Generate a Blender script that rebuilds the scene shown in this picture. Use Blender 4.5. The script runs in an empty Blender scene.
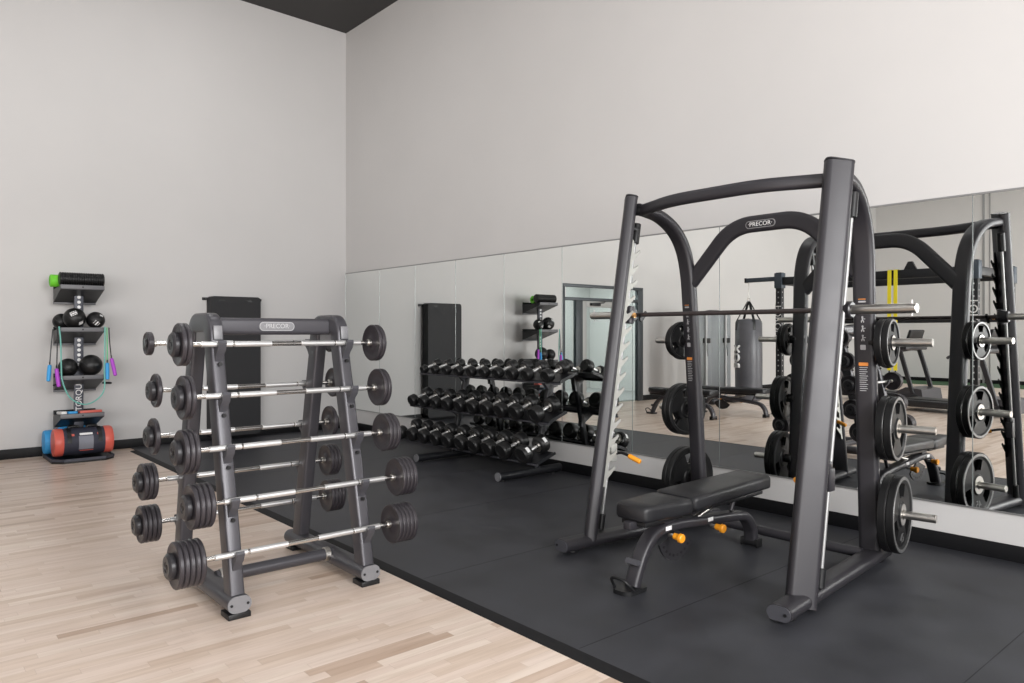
import bpy, bmesh, math, random
from mathutils import Vector, Matrix
R = random.Random(7)
PI = math.pi
COL = bpy.context.scene.collection
V = Vector

# ------------------------------------------------------------------ materials
MATS = {}
def mat(name, col, rough=.5, metal=0., noise=0., nscale=20., bump=0., bscale=200., spec=.5, rvar=0., emit=None, alpha=None, trans=0., coat=0.):
    if name in MATS: return MATS[name]
    m = bpy.data.materials.new(name); m.use_nodes = True
    nt = m.node_tree; b = nt.nodes['Principled BSDF']
    b.inputs['Base Color'].default_value = (*col, 1)
    b.inputs['Roughness'].default_value = rough
    b.inputs['Metallic'].default_value = metal
    b.inputs['Specular IOR Level'].default_value = spec
    b.inputs['Transmission Weight'].default_value = trans
    b.inputs['Coat Weight'].default_value = coat
    if emit:
        b.inputs['Emission Color'].default_value = (*emit[0], 1); b.inputs['Emission Strength'].default_value = emit[1]
    if alpha is not None: b.inputs['Alpha'].default_value = alpha
    if noise or rvar or bump:
        tc = nt.nodes.new('ShaderNodeTexCoord')
    if noise or rvar:
        n = nt.nodes.new('ShaderNodeTexNoise'); n.inputs['Scale'].default_value = nscale; n.inputs['Detail'].default_value = 4
        nt.links.new(tc.outputs['Object'], n.inputs['Vector'])
    if noise:
        r = nt.nodes.new('ShaderNodeValToRGB')
        r.color_ramp.elements[0].position = .3; r.color_ramp.elements[1].position = .7
        r.color_ramp.elements[0].color = (*[max(0, c*(1-noise)) for c in col], 1)
        r.color_ramp.elements[1].color = (*[min(1, c*(1+noise)) for c in col], 1)
        nt.links.new(n.outputs['Fac'], r.inputs['Fac']); nt.links.new(r.outputs['Color'], b.inputs['Base Color'])
    if rvar:
        mr = nt.nodes.new('ShaderNodeMapRange'); mr.inputs['To Min'].default_value = max(.02, rough-rvar); mr.inputs['To Max'].default_value = min(1, rough+rvar)
        nt.links.new(n.outputs['Fac'], mr.inputs['Value']); nt.links.new(mr.outputs['Result'], b.inputs['Roughness'])
    if bump:
        n2 = nt.nodes.new('ShaderNodeTexNoise'); n2.inputs['Scale'].default_value = bscale; n2.inputs['Detail'].default_value = 3
        nt.links.new(tc.outputs['Object'], n2.inputs['Vector'])
        bp = nt.nodes.new('ShaderNodeBump'); bp.inputs['Strength'].default_value = bump; bp.inputs['Distance'].default_value = .002
        nt.links.new(n2.outputs['Fac'], bp.inputs['Height']); nt.links.new(bp.outputs['Normal'], b.inputs['Normal'])
    MATS[name] = m
    return m

wall_m = mat('painted_wall', (.575, .565, .558), .75, noise=.015, nscale=1.2, bump=.08, bscale=120)
ceil_m = mat('dark_ceiling', (.045, .043, .043), .8)
base_m = mat('rubber_baseboard', (.006, .006, .007), .5, spec=.2)
mirror_m = mat('mirror_glass', (.88, .90, .885), .0, 1.)
mirredge_m = mat('mirror_edge', (.30, .33, .33), .25, .3)
trim_m = mat('aluminium_trim', (.32, .32, .32), .4, .7)
mat_m = mat('speckled_rubber', (.032, .033, .039), .50, noise=.30, nscale=3.2, bump=.25, bscale=320, spec=.4, rvar=.06)
edge_m = mat('rubber_edge', (.010, .010, .011), .6, spec=.2, noise=.1, nscale=40)
frame_m = mat('satin_charcoal_metal', (.025, .0235, .028), .43, .1, bump=.05, bscale=600, rvar=.05, nscale=8)
frame2_m = mat('satin_graphite_metal', (.058, .056, .064), .34, .3, bump=.05, bscale=600)
inlay_m = mat('grey_plastic_inlay', (.17, .17, .18), .42, .1, noise=.05)
black_m = mat('black_plastic', (.009, .009, .010), .40, spec=.35)
holder_m = mat('dark_grey_plastic', (.055, .055, .064), .42)
chrome_m = mat('polished_chrome', (.74, .73, .71), .18, 1.)
steel_m = mat('brushed_steel', (.56, .54, .51), .33, 1.)
knurl_m = mat('knurled_chrome', (.72, .72, .72), .36, .85)
hook_m = mat('zinc_hook_plate', (.40, .40, .375), .5, .35, noise=.04)
bar_m = mat('brown_black_bar', (.050, .040, .040), .35, .4)
iron_m = mat('hammered_grey_iron', (.034, .030, .035), .36, .2, noise=.08, nscale=60, bump=.25, bscale=260)
capd_m = mat('black_end_cap', (.022, .021, .024), .33, .1)
rub_m = mat('black_rubber', (.0085, .0085, .009), .40, spec=.35, bump=.1, bscale=400)
plate_m = mat('black_urethane_plate', (.0085, .0085, .009), .42, spec=.22, noise=.1, nscale=30)
plateface_m = mat('grey_plate_face', (.20, .20, .20), .36, .5, noise=.12, nscale=40)
vinyl_m = mat('black_vinyl', (.013, .013, .015), .42, spec=.4, bump=.2, bscale=500)
orange_m = mat('orange_grip', (.85, .33, .02), .4)
white_m = mat('white_print', (.8, .8, .8), .5)
grey_print_m = mat('grey_print', (.38, .38, .39), .5)
badge_m = mat('badge_silver', (.34, .34, .35), .35, .5)
orange_print_m = mat('orange_print', (.75, .26, .05), .5)
green_m = mat('green_foam', (.16, .62, .03), .6)
teal_m = mat('teal_latex', (.16, .46, .40), .4)
greenb_m = mat('green_latex', (.12, .50, .22), .4)
purple_m = mat('purple_foam', (.42, .06, .55), .55)
blue_m = mat('blue_fabric', (.04, .33, .70), .55)
red_m = mat('red_vinyl', (.62, .11, .08), .42)
navy_m = mat('navy_fabric', (.025, .027, .045), .65, bump=.3, bscale=300)
slate_m = mat('slate_powder_coat', (.055, .058, .075), .45, .2)
tray_m = mat('grey_tray_lip', (.14, .14, .15), .5)
matt_m = mat('black_exercise_mat', (.022, .022, .024), .62, spec=.3, bump=.3, bscale=160)
rig_m = mat('rig_black_steel', (.011, .0115, .014), .42, .1, spec=.4)
rigblue_m = mat('rig_blue_grey_steel', (.06, .075, .095), .45, .3)
shroud_m = mat('smoked_shroud', (.36, .38, .40), .25, .1)
yellow_m = mat('yellow_webbing', (.95, .80, .03), .6)
turf_m = mat('green_turf', (.035, .10, .04), .9, noise=.3, nscale=60, bump=.6, bscale=300)
leather_m = mat('grey_leather', (.12, .12, .135), .38, .1, noise=.1, nscale=6, bump=.2, bscale=150)
doorframe_m = mat('dark_bronze_frame', (.06, .068, .075), .4, .4)
doorleaf_m = mat('grey_door_frame', (.38, .38, .37), .45, .2)
glass_m = mat('green_glass', (.78, .88, .86), .03, 0, trans=1.)
glass_m.node_tree.nodes['Principled BSDF'].inputs['IOR'].default_value = 1.05
darkglass_m = mat('dark_tinted_glass', (.035, .07, .065), .05)
rod_m = mat('dull_steel_rod', (.34, .34, .34), .5, .8)
brass_m = mat('brass_bush', (.55, .30, .12), .35, .8)
graypanel_m = mat('grey_panel', (.60, .59, .58), .7)

def wood_floor():
    m = bpy.data.materials.new('maple_strip_floor'); m.use_nodes = True
    nt = m.node_tree; N = nt.nodes; L = nt.links; b = N['Principled BSDF']
    tc = N.new('ShaderNodeTexCoord')
    sp = N.new('ShaderNodeSeparateXYZ'); L.new(tc.outputs['Object'], sp.inputs[0])
    def M(op, a, b_=None):
        n = N.new('ShaderNodeMath'); n.operation = op
        for k, v in ((0, a), (1, b_)):
            if v is None: continue
            if hasattr(v, 'default_value') or hasattr(v, 'is_linked'): L.new(v, n.inputs[k])
            else: n.inputs[k].default_value = v
        return n.outputs[0]
    def white(x, y):
        c = N.new('ShaderNodeCombineXYZ'); L.new(x, c.inputs[0])
        if y is not None: L.new(y, c.inputs[1])
        w = N.new('ShaderNodeTexWhiteNoise'); w.noise_dimensions = '3D'; L.new(c.outputs[0], w.inputs['Vector']); return w
    rowf = M('DIVIDE', sp.outputs['X'], .0575)
    row = M('FLOOR', rowf)
    rf = M('FRACT', rowf)
    wr = white(row, None)
    off = M('MULTIPLY', wr.outputs['Value'], 7.3)
    yf = M('ADD', M('DIVIDE', sp.outputs['Y'], .62), off)
    idx = M('FLOOR', yf); yfr = M('FRACT', yf)
    wb = white(row, idx)
    cr = N.new('ShaderNodeValToRGB'); L.new(wb.outputs['Value'], cr.inputs['Fac'])
    e = cr.color_ramp.elements
    e[0].position = 0; e[0].color = (.50, .37, .285, 1)
    e[1].position = 1; e[1].color = (.76, .645, .555, 1)
    for p, c in ((.07, (.57, .435, .345)), (.16, (.66, .53, .435)), (.55, (.715, .585, .50)), (.8, (.735, .612, .53))):
        a = e.new(p); a.color = (*c, 1)
    # grain stretched along the boards, shifted from board to board
    cb = N.new('ShaderNodeCombineXYZ')
    L.new(M('ADD', M('MULTIPLY', sp.outputs['X'], 30.), M('MULTIPLY', wb.outputs['Value'], 50.)), cb.inputs[0])
    L.new(M('MULTIPLY', sp.outputs['Y'], 2.2), cb.inputs[1]); L.new(wb.outputs['Value'], cb.inputs[2])
    ns = N.new('ShaderNodeTexNoise'); ns.inputs['Scale'].default_value = 1; ns.inputs['Detail'].default_value = 6; ns.inputs['Roughness'].default_value = .62
    L.new(cb.outputs[0], ns.inputs['Vector'])
    gr = N.new('ShaderNodeValToRGB'); L.new(ns.outputs['Fac'], gr.inputs['Fac'])
    gr.color_ramp.elements[0].position = .30; gr.color_ramp.elements[0].color = (.86, .825, .79, 1)
    gr.color_ramp.elements[1].position = .60; gr.color_ramp.elements[1].color = (1.03, 1.03, 1.03, 1)
    mx = N.new('ShaderNodeMix'); mx.data_type = 'RGBA'; mx.blend_type = 'MULTIPLY'; mx.inputs['Factor'].default_value = 1
    L.new(cr.outputs['Color'], mx.inputs['A']); L.new(gr.outputs['Color'], mx.inputs['B'])
    seam = M('MAXIMUM', M('LESS_THAN', rf, .022), M('LESS_THAN', yfr, .0025))
    m2 = N.new('ShaderNodeMix'); m2.data_type = 'RGBA'; m2.blend_type = 'MIX'
    L.new(M('MULTIPLY', seam, .38), m2.inputs['Factor'])
    L.new(mx.outputs['Result'], m2.inputs['A']); m2.inputs['B'].default_value = (.30, .215, .16, 1)
    L.new(m2.outputs['Result'], b.inputs['Base Color'])
    b.inputs['Roughness'].default_value = .34
    b.inputs['Specular IOR Level'].default_value = .45
    MATS['maple_strip_floor'] = m
    return m
wood_m = wood_floor()

# ------------------------------------------------------------------ mesh helpers
def rrect(w, h, r, n=4):
    r = min(r, w/2-1e-4, h/2-1e-4); out = []
    for cx, cy, a0 in ((w/2-r, h/2-r, 0), (-w/2+r, h/2-r, 90), (-w/2+r, -h/2+r, 180), (w/2-r, -h/2+r, 270)):
        for k in range(n+1):
            a = math.radians(a0+90*k/n); out.append((cx+r*math.cos(a), cy+r*math.sin(a)))
    return out
def circ(r, n=14): return [(r*math.cos(2*PI*k/n), r*math.sin(2*PI*k/n)) for k in range(n)]
def smooth_path(pts, n=5):
    P = [V(p) for p in pts]; out = []
    for i in range(len(P)-1):
        p0 = P[max(i-1, 0)]; p1 = P[i]; p2 = P[i+1]; p3 = P[min(i+2, len(P)-1)]
        for k in range(n):
            t = k/n
            out.append(.5*((2*p1)+(p2-p0)*t+(2*p0-5*p1+4*p2-p3)*t*t+(3*p1-p0-3*p2+p3)*t**3))
    out.append(P[-1]); return out

class MB:
    def __init__(s): s.v = []; s.f = []
    def add(s, vs, fs):
        o = len(s.v); s.v += [tuple(v) for v in vs]; s.f += [tuple(i+o for i in f) for f in fs]; return s
    def box(s, c, d, bev=0, rot=None, seg=2):
        bm = bmesh.new(); bmesh.ops.create_cube(bm, size=1)
        for v in bm.verts: v.co = V((v.co.x*d[0], v.co.y*d[1], v.co.z*d[2]))
        if bev: bmesh.ops.bevel(bm, geom=list(bm.edges), offset=bev, segments=seg, affect='EDGES', profile=.5)
        M = (rot.to_4x4() if rot else Matrix())
        bm.verts.index_update()
        s.add([M @ v.co + V(c) for v in bm.verts], [[v.index for v in f.verts] for f in bm.faces]); bm.free(); return s
    def sweep(s, path, sec, side, closed=False, cap=True, scale=None):
        path = [V(p) for p in path]; side = V(side).normalized(); n = len(sec); vs = []; fs = []; L = len(path)
        for i, p in enumerate(path):
            if closed: t = path[(i+1) % L]-path[i-1]
            else: t = path[min(i+1, L-1)]-path[max(i-1, 0)]
            t.normalize(); sd = (side - t*side.dot(t)).normalized(); nr = t.cross(sd)
            k = scale[i] if scale else 1
            for a, b in sec: vs.append(p+sd*a*k+nr*b*k)
        for i in range(L if closed else L-1):
            j = (i+1) % L
            for q in range(n):
                fs.append((i*n+q, i*n+(q+1) % n, j*n+(q+1) % n, j*n+q))
        if cap and not closed:
            fs.append(tuple(range(n-1, -1, -1))); fs.append(tuple((L-1)*n+q for q in range(n)))
        return s.add(vs, fs)
    def tube(s, path, r, n=12, closed=False):
        path = [V(p) for p in path]
        d = (path[1]-path[0]).normalized(); ref = V((0, 0, 1)) if abs(d.z) < .9 else V((1, 0, 0))
        # parallel transport
        L = len(path); side = ref.cross(d).normalized(); vs = []; fs = []
        for i, p in enumerate(path):
            t = ((path[(i+1) % L]-path[i-1]) if closed else path[min(i+1, L-1)]-path[max(i-1, 0)]).normalized()
            side = (side-t*side.dot(t)).normalized(); nr = t.cross(side)
            for a, b in circ(r, n): vs.append(p+side*a+nr*b)
        for i in range(L if closed else L-1):
            j = (i+1) % L
            for q in range(n): fs.append((i*n+q, i*n+(q+1) % n, j*n+(q+1) % n, j*n+q))
        if not closed: fs.append(tuple(range(n-1, -1, -1))); fs.append(tuple((L-1)*n+q for q in range(n)))
        return s.add(vs, fs)
    def lathe(s, prof, org=(0, 0, 0), axis=(0, 1, 0), n=32, squash=None):
        ax = V(axis).normalized(); ref = V((0, 0, 1)) if abs(ax.z) < .9 else V((1, 0, 0))
        u = ref.cross(ax).normalized(); w = ax.cross(u); org = V(org); vs = []; fs = []; m = len(prof)
        for k in range(n):
            a = 2*PI*k/n
            for r, h in prof: vs.append(org+ax*h+(u*math.cos(a)+w*math.sin(a))*max(r, 1e-4))
        for k in range(n):
            j = (k+1) % n
            for i in range(m-1): fs.append((k*m+i, j*m+i, j*m+i+1, k*m+i+1))
        ring = prof[0] == prof[-1]
        if prof[0][0] > 2e-4 and not ring: fs.append(tuple(k*m for k in range(n)))
        if prof[-1][0] > 2e-4 and not ring: fs.append(tuple(k*m+m-1 for k in range(n-1, -1, -1)))
        return s.add(vs, fs)
    def cyl(s, p0, p1, r, n=20, bev=.0):
        p0 = V(p0); p1 = V(p1); h = (p1-p0).length
        pr = [(r, 0), (r, h)] if not bev else [(r-bev, 0), (r, bev), (r, h-bev), (r-bev, h)]
        return s.lathe(pr, p0, p1-p0, n)
    def prism(s, poly, ax_a, ax_b, org, th):
        """polygon in the plane (ax_a, ax_b) through org, thickness th centred on it"""
        a = V(ax_a); b = V(ax_b); nrm = a.cross(b).normalized(); o = V(org); n = len(poly)
        vs = [o+a*p+b*q-nrm*th/2 for p, q in poly]+[o+a*p+b*q+nrm*th/2 for p, q in poly]
        fs = [tuple(range(n-1, -1, -1)), tuple(range(n, 2*n))]+[(i, (i+1) % n, n+(i+1) % n, n+i) for i in range(n)]
        return s.add(vs, fs)
    def sphere(s, c, r, n=20):
        return s.lathe([(r*math.sin(PI*k/n), -r*math.cos(PI*k/n)) for k in range(n+1)], c, (0, 0, 1), 2*n)
    def build(s, name, m, parent=None, world=False, ang=38):
        off = V((0, 0, 0))
        if world and parent:
            p = parent
            while p: off += p.location; p = p.parent
        me = bpy.data.meshes.new(name)
        me.from_pydata([tuple(V(v)-off) for v in s.v], [], s.f); me.validate()
        bm = bmesh.new(); bm.from_mesh(me); bmesh.ops.recalc_face_normals(bm, faces=bm.faces)
        bm.to_mesh(me); bm.free()
        me.polygons.foreach_set('use_smooth', [True]*len(me.polygons))
        me.set_sharp_from_angle(angle=math.radians(ang))
        me.materials.append(m)
        o = bpy.data.objects.new(name, me); COL.objects.link(o)
        if parent: o.parent = parent
        return o

def tag(o, label, cat, group=None, kind=None):
    o['label'] = label; o['category'] = cat
    if group: o['group'] = group
    if kind: o['kind'] = kind
    return o
def thing(name, label, cat, loc=(0, 0, 0), rot=(0, 0, 0), group=None):
    o = bpy.data.objects.new(name, None); COL.objects.link(o); o.location = loc; o.rotation_euler = rot
    o.empty_display_size = .1
    return tag(o, label, cat, group)
def struct(name, mb, m, ang=38):
    o = mb.build(name, m, ang=ang); o['kind'] = 'structure'; return o
def plab(o, label): o['label'] = label; return o
def text_obj(name, body, size, m, parent, loc, xdir, ydir, ext=.0012, world=False, space=1.):
    cu = bpy.data.curves.new(name, 'FONT'); cu.body = body; cu.size = size; cu.extrude = ext; cu.align_x = 'CENTER'; cu.align_y = 'CENTER'; cu.space_character = space
    to = bpy.data.objects.new(name+'_tmp', cu); COL.objects.link(to)
    dg = bpy.context.evaluated_depsgraph_get(); me = bpy.data.meshes.new_from_object(to.evaluated_get(dg))
    bpy.data.objects.remove(to); bpy.data.curves.remove(cu)
    x = V(xdir).normalized(); y = V(ydir).normalized(); z = x.cross(y)
    off = V((0, 0, 0))
    if world and parent:
        p = parent
        while p: off += p.location; p = p.parent
    M = Matrix((x, y, z)).transposed().to_4x4(); M.translation = V(loc)-off
    me.transform(M); me.materials.clear(); me.materials.append(m); me.name = name
    o = bpy.data.objects.new(name, me); COL.objects.link(o)
    if parent: o.parent = parent
    return o

# ------------------------------------------------------------------ the room
XL, YW, ZC, YB, XR = -9.85, 5.24, 5.82, -12.7, 3.6
ZT = 6.4
struct('floor', MB().box(((XL+XR)/2, (YB+YW)/2, -.05), (XR-XL+.4, YW-YB+.4, .1)), wood_m)
CS = .0215                                    # the ceiling rises slightly away from the mirrored wall
def zc(y): return ZC+CS*(YW-y)
struct('ceiling', MB().prism([(YB-.2, zc(YB-.2)), (YW+.2, zc(YW+.2)), (YW+.2, zc(YW+.2)+.1), (YB-.2, zc(YB-.2)+.1)], (0, 1, 0), (0, 0, 1), ((XL+XR)/2, 0, 0), XR-XL+.4), ceil_m)
struct('wall_right', MB().box(((XL+XR)/2, YW+.1, ZT/2), (XR-XL+.4, .2, ZT)), wall_m)   # the mirrored wall
DY0, DY1, DZ = -1.58, .745, 2.335
w = MB()
w.box((XL-.1, (DY1+YW)/2, ZT/2), (.2, YW-DY1, ZT)); w.box((XL-.1, (YB+DY0)/2, ZT/2), (.2, DY0-YB, ZT)); w.box((XL-.1, (DY0+DY1)/2, (DZ+ZT)/2), (.2, DY1-DY0, ZT-DZ))
struct('wall_left', w, wall_m)
struct('wall_back', MB().box(((XL+XR)/2, YB-.1, ZT/2), (XR-XL+.4, .2, ZT)), graypanel_m)
struct('wall_window_side', MB().box((XR+.1, (YB+YW)/2, ZT/2), (.2, YW-YB, ZT)), wall_m)
# baseboards
struct('baseboard_right', MB().box(((XL+XR)/2, YW-.006, .055), (XR-XL, .012, .11), .003), base_m)
struct('baseboard_left', MB().box((XL+.006, (DY1+YW)/2, .055), (.012, YW-DY1, .11), .003).box((XL+.006, (YB+DY0)/2, .055), (.012, DY0-YB, .11), .003), base_m)
struct('baseboard_back', MB().box(((XL+XR)/2, YB+.006, .055), (XR-XL, .012, .11), .003), base_m)
# reveals on the back wall (seen in the mirror)
struct('trim_1', MB().box((-6.95, YB+.01, 2.9), (.05, .02, 5.8)).box((-6.80, YB+.01, 2.9), (.02, .02, 5.8)), trim_m)
# mirrors
seams = [-9.846, -8.877, -7.994, -7.118, -6.219, -5.310, -4.395, -3.475, -2.555, -1.631, -.72, .2]
MZ0, MZ1 = .305, 2.268
ordn = ['first', 'second', 'third', 'fourth', 'fifth', 'sixth', 'seventh', 'eighth', 'ninth', 'tenth', 'eleventh', 'twelfth']
for i in range(len(seams)-2):
    a, b = seams[i]+.0025, seams[i+1]-.0025
    o = MB().box(((a+b)/2, YW-.004, (MZ0+MZ1)/2), (b-a, .005, MZ1-MZ0)).build('mirror_panel', mirror_m)
    tag(o, 'tall wall mirror panel, %s counting from the far room corner' % ordn[i], 'mirror', 'mirror panels along the wall')
    e = MB()
    for x in (a-.0015, b+.0015): e.box((x, YW-.0045, (MZ0+MZ1)/2), (.003, .007, MZ1-MZ0))
    plab(e.build('polished_edge', mirredge_m, o), 'ground glass edge')
struct('trim_2', MB().box(((seams[0]+seams[-2])/2, YW-.005, MZ1+.006), (seams[-2]-seams[0], .010, .012)).box(((seams[0]+seams[-2])/2, YW-.005, MZ0-.005), (seams[-2]-seams[0], .010, .010)), trim_m)

# rubber mat
mt = MB().box(((XL+XR)/2, (2.33+YW-.012)/2, .005), (XR-XL-.03, YW-.012-2.33, .010)).build('rubber_gym_mat', mat_m)
tag(mt, 'wide dark grey speckled rubber matting on the floor along the mirrors', 'mat')
plab(MB().sweep([(XL+.3, 2.295, .0), (XR-.02, 2.295, .0)], [(-.035, .0), (-.025, .006), (.035, .0108), (.035, 0)], (0, 1, 0)).build('edge_strip', edge_m, mt), 'bevelled black edge strip')
sm = MB()
for x in (-2.27, -3.49, -4.71, -5.93, -7.15, -8.37, -1.05): sm.box((x, (2.34+YW-.02)/2, .0101), (.003, YW-2.37, .0006))
plab(sm.build('roll_seam', edge_m, mt), 'thin seams between the rubber rolls')

# ------------------------------------------------------------------ smith machine
XC = -2.575
smith = thing('smith_machine', 'tall charcoal smith machine with bench inside, in front of the mirrors', 'smith machine', (XC, 3.9, .01))
def SB(mb, name, m, parent=smith, **k): return mb.build(name, m, parent, world=True, **k)
def col_axis(s, z): return V((XC+s*.721, 3.50+.41*(z-.05)/2.26, z))
HPHI = math.radians(8)
HY0 = {1.345: 4.462, .840: 4.510, .330: 4.560}
def horn_pt(s, t, z): return V((XC+s*(.608+t*math.cos(HPHI)), HY0[min(HY0, key=lambda k: abs(k-z))]+t*math.sin(HPHI), z))
for s in (-1, 1):
    rail_a, rail_b = V((XC+s*.738, 3.262, .062)), V((XC+s*.605, 4.72, .062))
    rl = SB(MB().sweep([rail_a, rail_b], rrect(.125, .076, .037, 6), (1, 0, 0)), 'base_rail', frame_m)
    d = (rail_b-rail_a).normalized()
    for p, sg in ((rail_a, -1), (rail_b, 1)):
        c = SB(MB().sweep([p+d*sg*.001, p+d*sg*.009], rrect(.119, .070, .034, 6), (1, 0, 0)), 'end_cap', holder_m, rl)
        b = MB()
        for q in (-.034, .034): b.cyl(p+d*sg*.008+V((q, 0, 0)), p+d*sg*.0115+V((q, 0, 0)), .008, 12)
        SB(b, 'cap_bolts', black_m, rl)
    for t in (.06, .93):
        q = rail_a.lerp(rail_b, t)
        SB(MB().cyl((q.x, q.y, .0105), (q.x, q.y, .03), .042, 20, .004), 'foot_pad', black_m, rl)
    # front column, turned 45 degrees, leaning back
    br = V((s*.7071, .7071, 0))
    ztop = 2.315
    path = [col_axis(s, .062), col_axis(s, ztop)]
    if s == 1: path[0] = col_axis(s, .032)
    cl = SB(MB().sweep(path, rrect(.15, .082, .03, 6), br), 'front_column', frame_m)
    tp = col_axis(s, ztop)
    SB(MB().sweep([tp+V((0, 0, .0)), tp+V((0, .002, .008))], rrect(.153, .085, .031, 6), br), 'column_cap', capd_m, cl)
    # hook plate on the inner rear side, parallel to the column
    ax = (col_axis(s, 2.0)-col_axis(s, .3)).normalized()
    org = col_axis(s, .40)+V((-s*.052, -.040, 0))
    poly = [(0, .0)]
    P, n = .1045, 15
    prof = [(.062, 0.)]
    for k in range(n):
        z0 = .05+k*P
        prof += [(.066, z0-.008), (.104, z0+.024), (.142, z0+.062), (.132, z0+.076), (.108, z0+.060), (.084, z0+.050), (.070, z0+.056), (.064, z0+.068), (.068, z0+.082)]
    prof += [(.058, .05+n*P+.03), (.02, .05+n*P+.06), (.0, .05+n*P+.05), (.0, 0)]
    hp = SB(MB().prism(prof, V((0, 1, 0)), ax, org, .008), 'hook_plate', hook_m if s == -1 else black_m, ang=30)
    plab(hp, 'pale notched hook plate' if s == -1 else 'dark notched hook plate')
    # guide rod
    off = V((s*.03, .128, 0))
    SB(MB().cyl(col_axis(s, .14)+off, col_axis(s, 2.12)+off, .010, 18), 'guide_rod', rod_m)
    SB(MB().cyl(col_axis(s, .10)+off, col_axis(s, .20)+off, .022, 18, .004), 'rod_foot', black_m)
    bmp = SB(MB().cyl(col_axis(s, 2.02)+off, col_axis(s, 2.16)+off, .028, 20, .004), 'rod_bumper', black_m)
    SB(MB().box(col_axis(s, 2.12)+off*.62, (.03, .10, .02), .003), 'rod_bracket', capd_m, bmp)
    # sliding safety stop with orange grip
    zs = .60 if s == -1 else .64
    o = col_axis(s, zs)
    st = SB(MB().box(o+V((s*.02, .135, 0)), (.05, .06, .12), .006).box(o+V((s*.02, .125, .07)), (.045, .05, .05), .008), 'safety_stop', hook_m if s == -1 else frame_m)
    a0 = o+V((-s*.01, .150, -.005)); pth = smooth_path([a0, a0+V((-s*.03, .012, .006)), a0+V((-s*.075, .020, -.004)), a0+V((-s*.10, .022, -.012))])
    SB(MB().tube(pth, .010), 'stop_arm', black_m, st)
    SB(MB().cyl(a0+V((-s*.088, .020, -.008)), a0+V((-s*.178, .030, -.038)), .0165, 16, .005), 'grip', orange_m, st)
    # rear upright, curving forward into the column head
    rp = smooth_path([(XC+s*.607, 4.55, .095), (XC+s*.611, 4.515, .6), (XC+s*.615, 4.48, 1.1), (XC+s*.620, 4.44, 1.6), (XC+s*.626, 4.42, 1.83), (XC+s*.634, 4.375, 2.00), (XC+s*.648, 4.29, 2.125), (XC+s*.667, 4.17, 2.205), (XC+s*.685, 4.05, 2.238), (XC+s*.70, 3.93, 2.25)], 6)
    up = SB(MB().sweep(rp, rrect(.122, .066, .028, 6), (math.cos(.19), s*math.sin(.19), 0)), 'rear_upright', frame_m)
    # stickers on its front face
    def face_pt(z, dx):
        # front face of the rear upright at height z
        y = 4.55-(z-.095)*.0735
        xx = XC+s*(.607+.009*z)
        return V((xx+dx*math.cos(.19), y-.0345+dx*s*math.sin(.19), z))
    xd = V((math.cos(.19), s*math.sin(.19), 0)); yd = V((0, -.0735, 1)).normalized()
    def sticker(z, dx, w_, h_, m, name):
        SB(MB().prism(rrect(w_, h_, .004, 2), xd, yd, face_pt(z, dx), .0016), name, m, up)
    sticker(1.585, 0, .042, .010, grey_print_m, 'label')
    sticker(1.60, 0, .042, .004, orange_print_m, 'label')
    for z in (1.53, 1.48, 1.425, 1.37): 
        lb = MB()
        c = face_pt(z, 0)
        # little line-drawn exercise figures
        for (px_, pz_, w2, h2) in ((0, .014, .010, .010), (0, .0, .007, .020), (-.006, -.012, .005, .014), (.006, -.012, .005, .014), (.010, .003, .014, .004)):
            lb.prism(rrect(w2, h2, .002, 1), xd, yd, c+xd*px_+yd*pz_, .0016)
        SB(lb, 'pictogram', grey_print_m, up)
    sticker(1.315, 0, .030, .030, grey_print_m, 'label')
    sticker(1.215, 0, .052, .020, orange_print_m, 'warning_label')
    ln = MB()
    for k in range(12):
        ww = (.046, .040, .044, .036)[k % 4]
        ln.prism(rrect(ww, .004, .001, 1), xd, yd, face_pt(1.195-k*.0125, (ww-.046)/2), .0014)
    SB(ln, 'warning_text', grey_print_m, up)
    # plate storage horns
    for z, rr in ((1.345, .024), (.840, .024), (.330, .024)):
        y = 4.50
        hn = SB(MB().cyl(horn_pt(s, .055, z), horn_pt(s, .366 if z > .5 else .35, z), rr, 22, .003), 'storage_horn', steel_m)
        SB(MB().cyl(horn_pt(s, .03, z), horn_pt(s, .084, z), .036, 22, .004), 'horn_collar', black_m, hn)
# top crossmember
def fillet(pts, rad, n=7):
    P = [V(p) for p in pts]; out = [P[0]]
    for i in range(1, len(P)-1):
        a, b, c = P[i-1], P[i], P[i+1]; r = rad[i-1] if isinstance(rad, (list, tuple)) else rad
        u = (a-b).normalized(); w = (c-b).normalized()
        for k in range(n+1):
            t = k/n; p0 = b+u*r; p1 = b+w*r
            out.append(p0*(1-t)**2+b*2*t*(1-t)+p1*t*t)
    out.append(P[-1]); return out
pts = [(XC-.68, 3.965, 2.238), (XC-.58, 3.925, 2.238), (XC-.30, 3.810, 2.240), (XC+.30, 3.810, 2.240), (XC+.58, 3.925, 2.238), (XC+.68, 3.965, 2.238)]
SB(MB().sweep(fillet(pts, [.04, .14, .14, .04]), rrect(.078, .062, .029, 6), (0, 0, 1)), 'top_crossmember', frame_m)
for s in (-1, 1):
    SB(MB().cyl((XC+s*.64, 3.955, 2.238), (XC+s*.715, 3.93, 2.236), .034, 18, .003), 'crossmember_joint', black_m)
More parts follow.
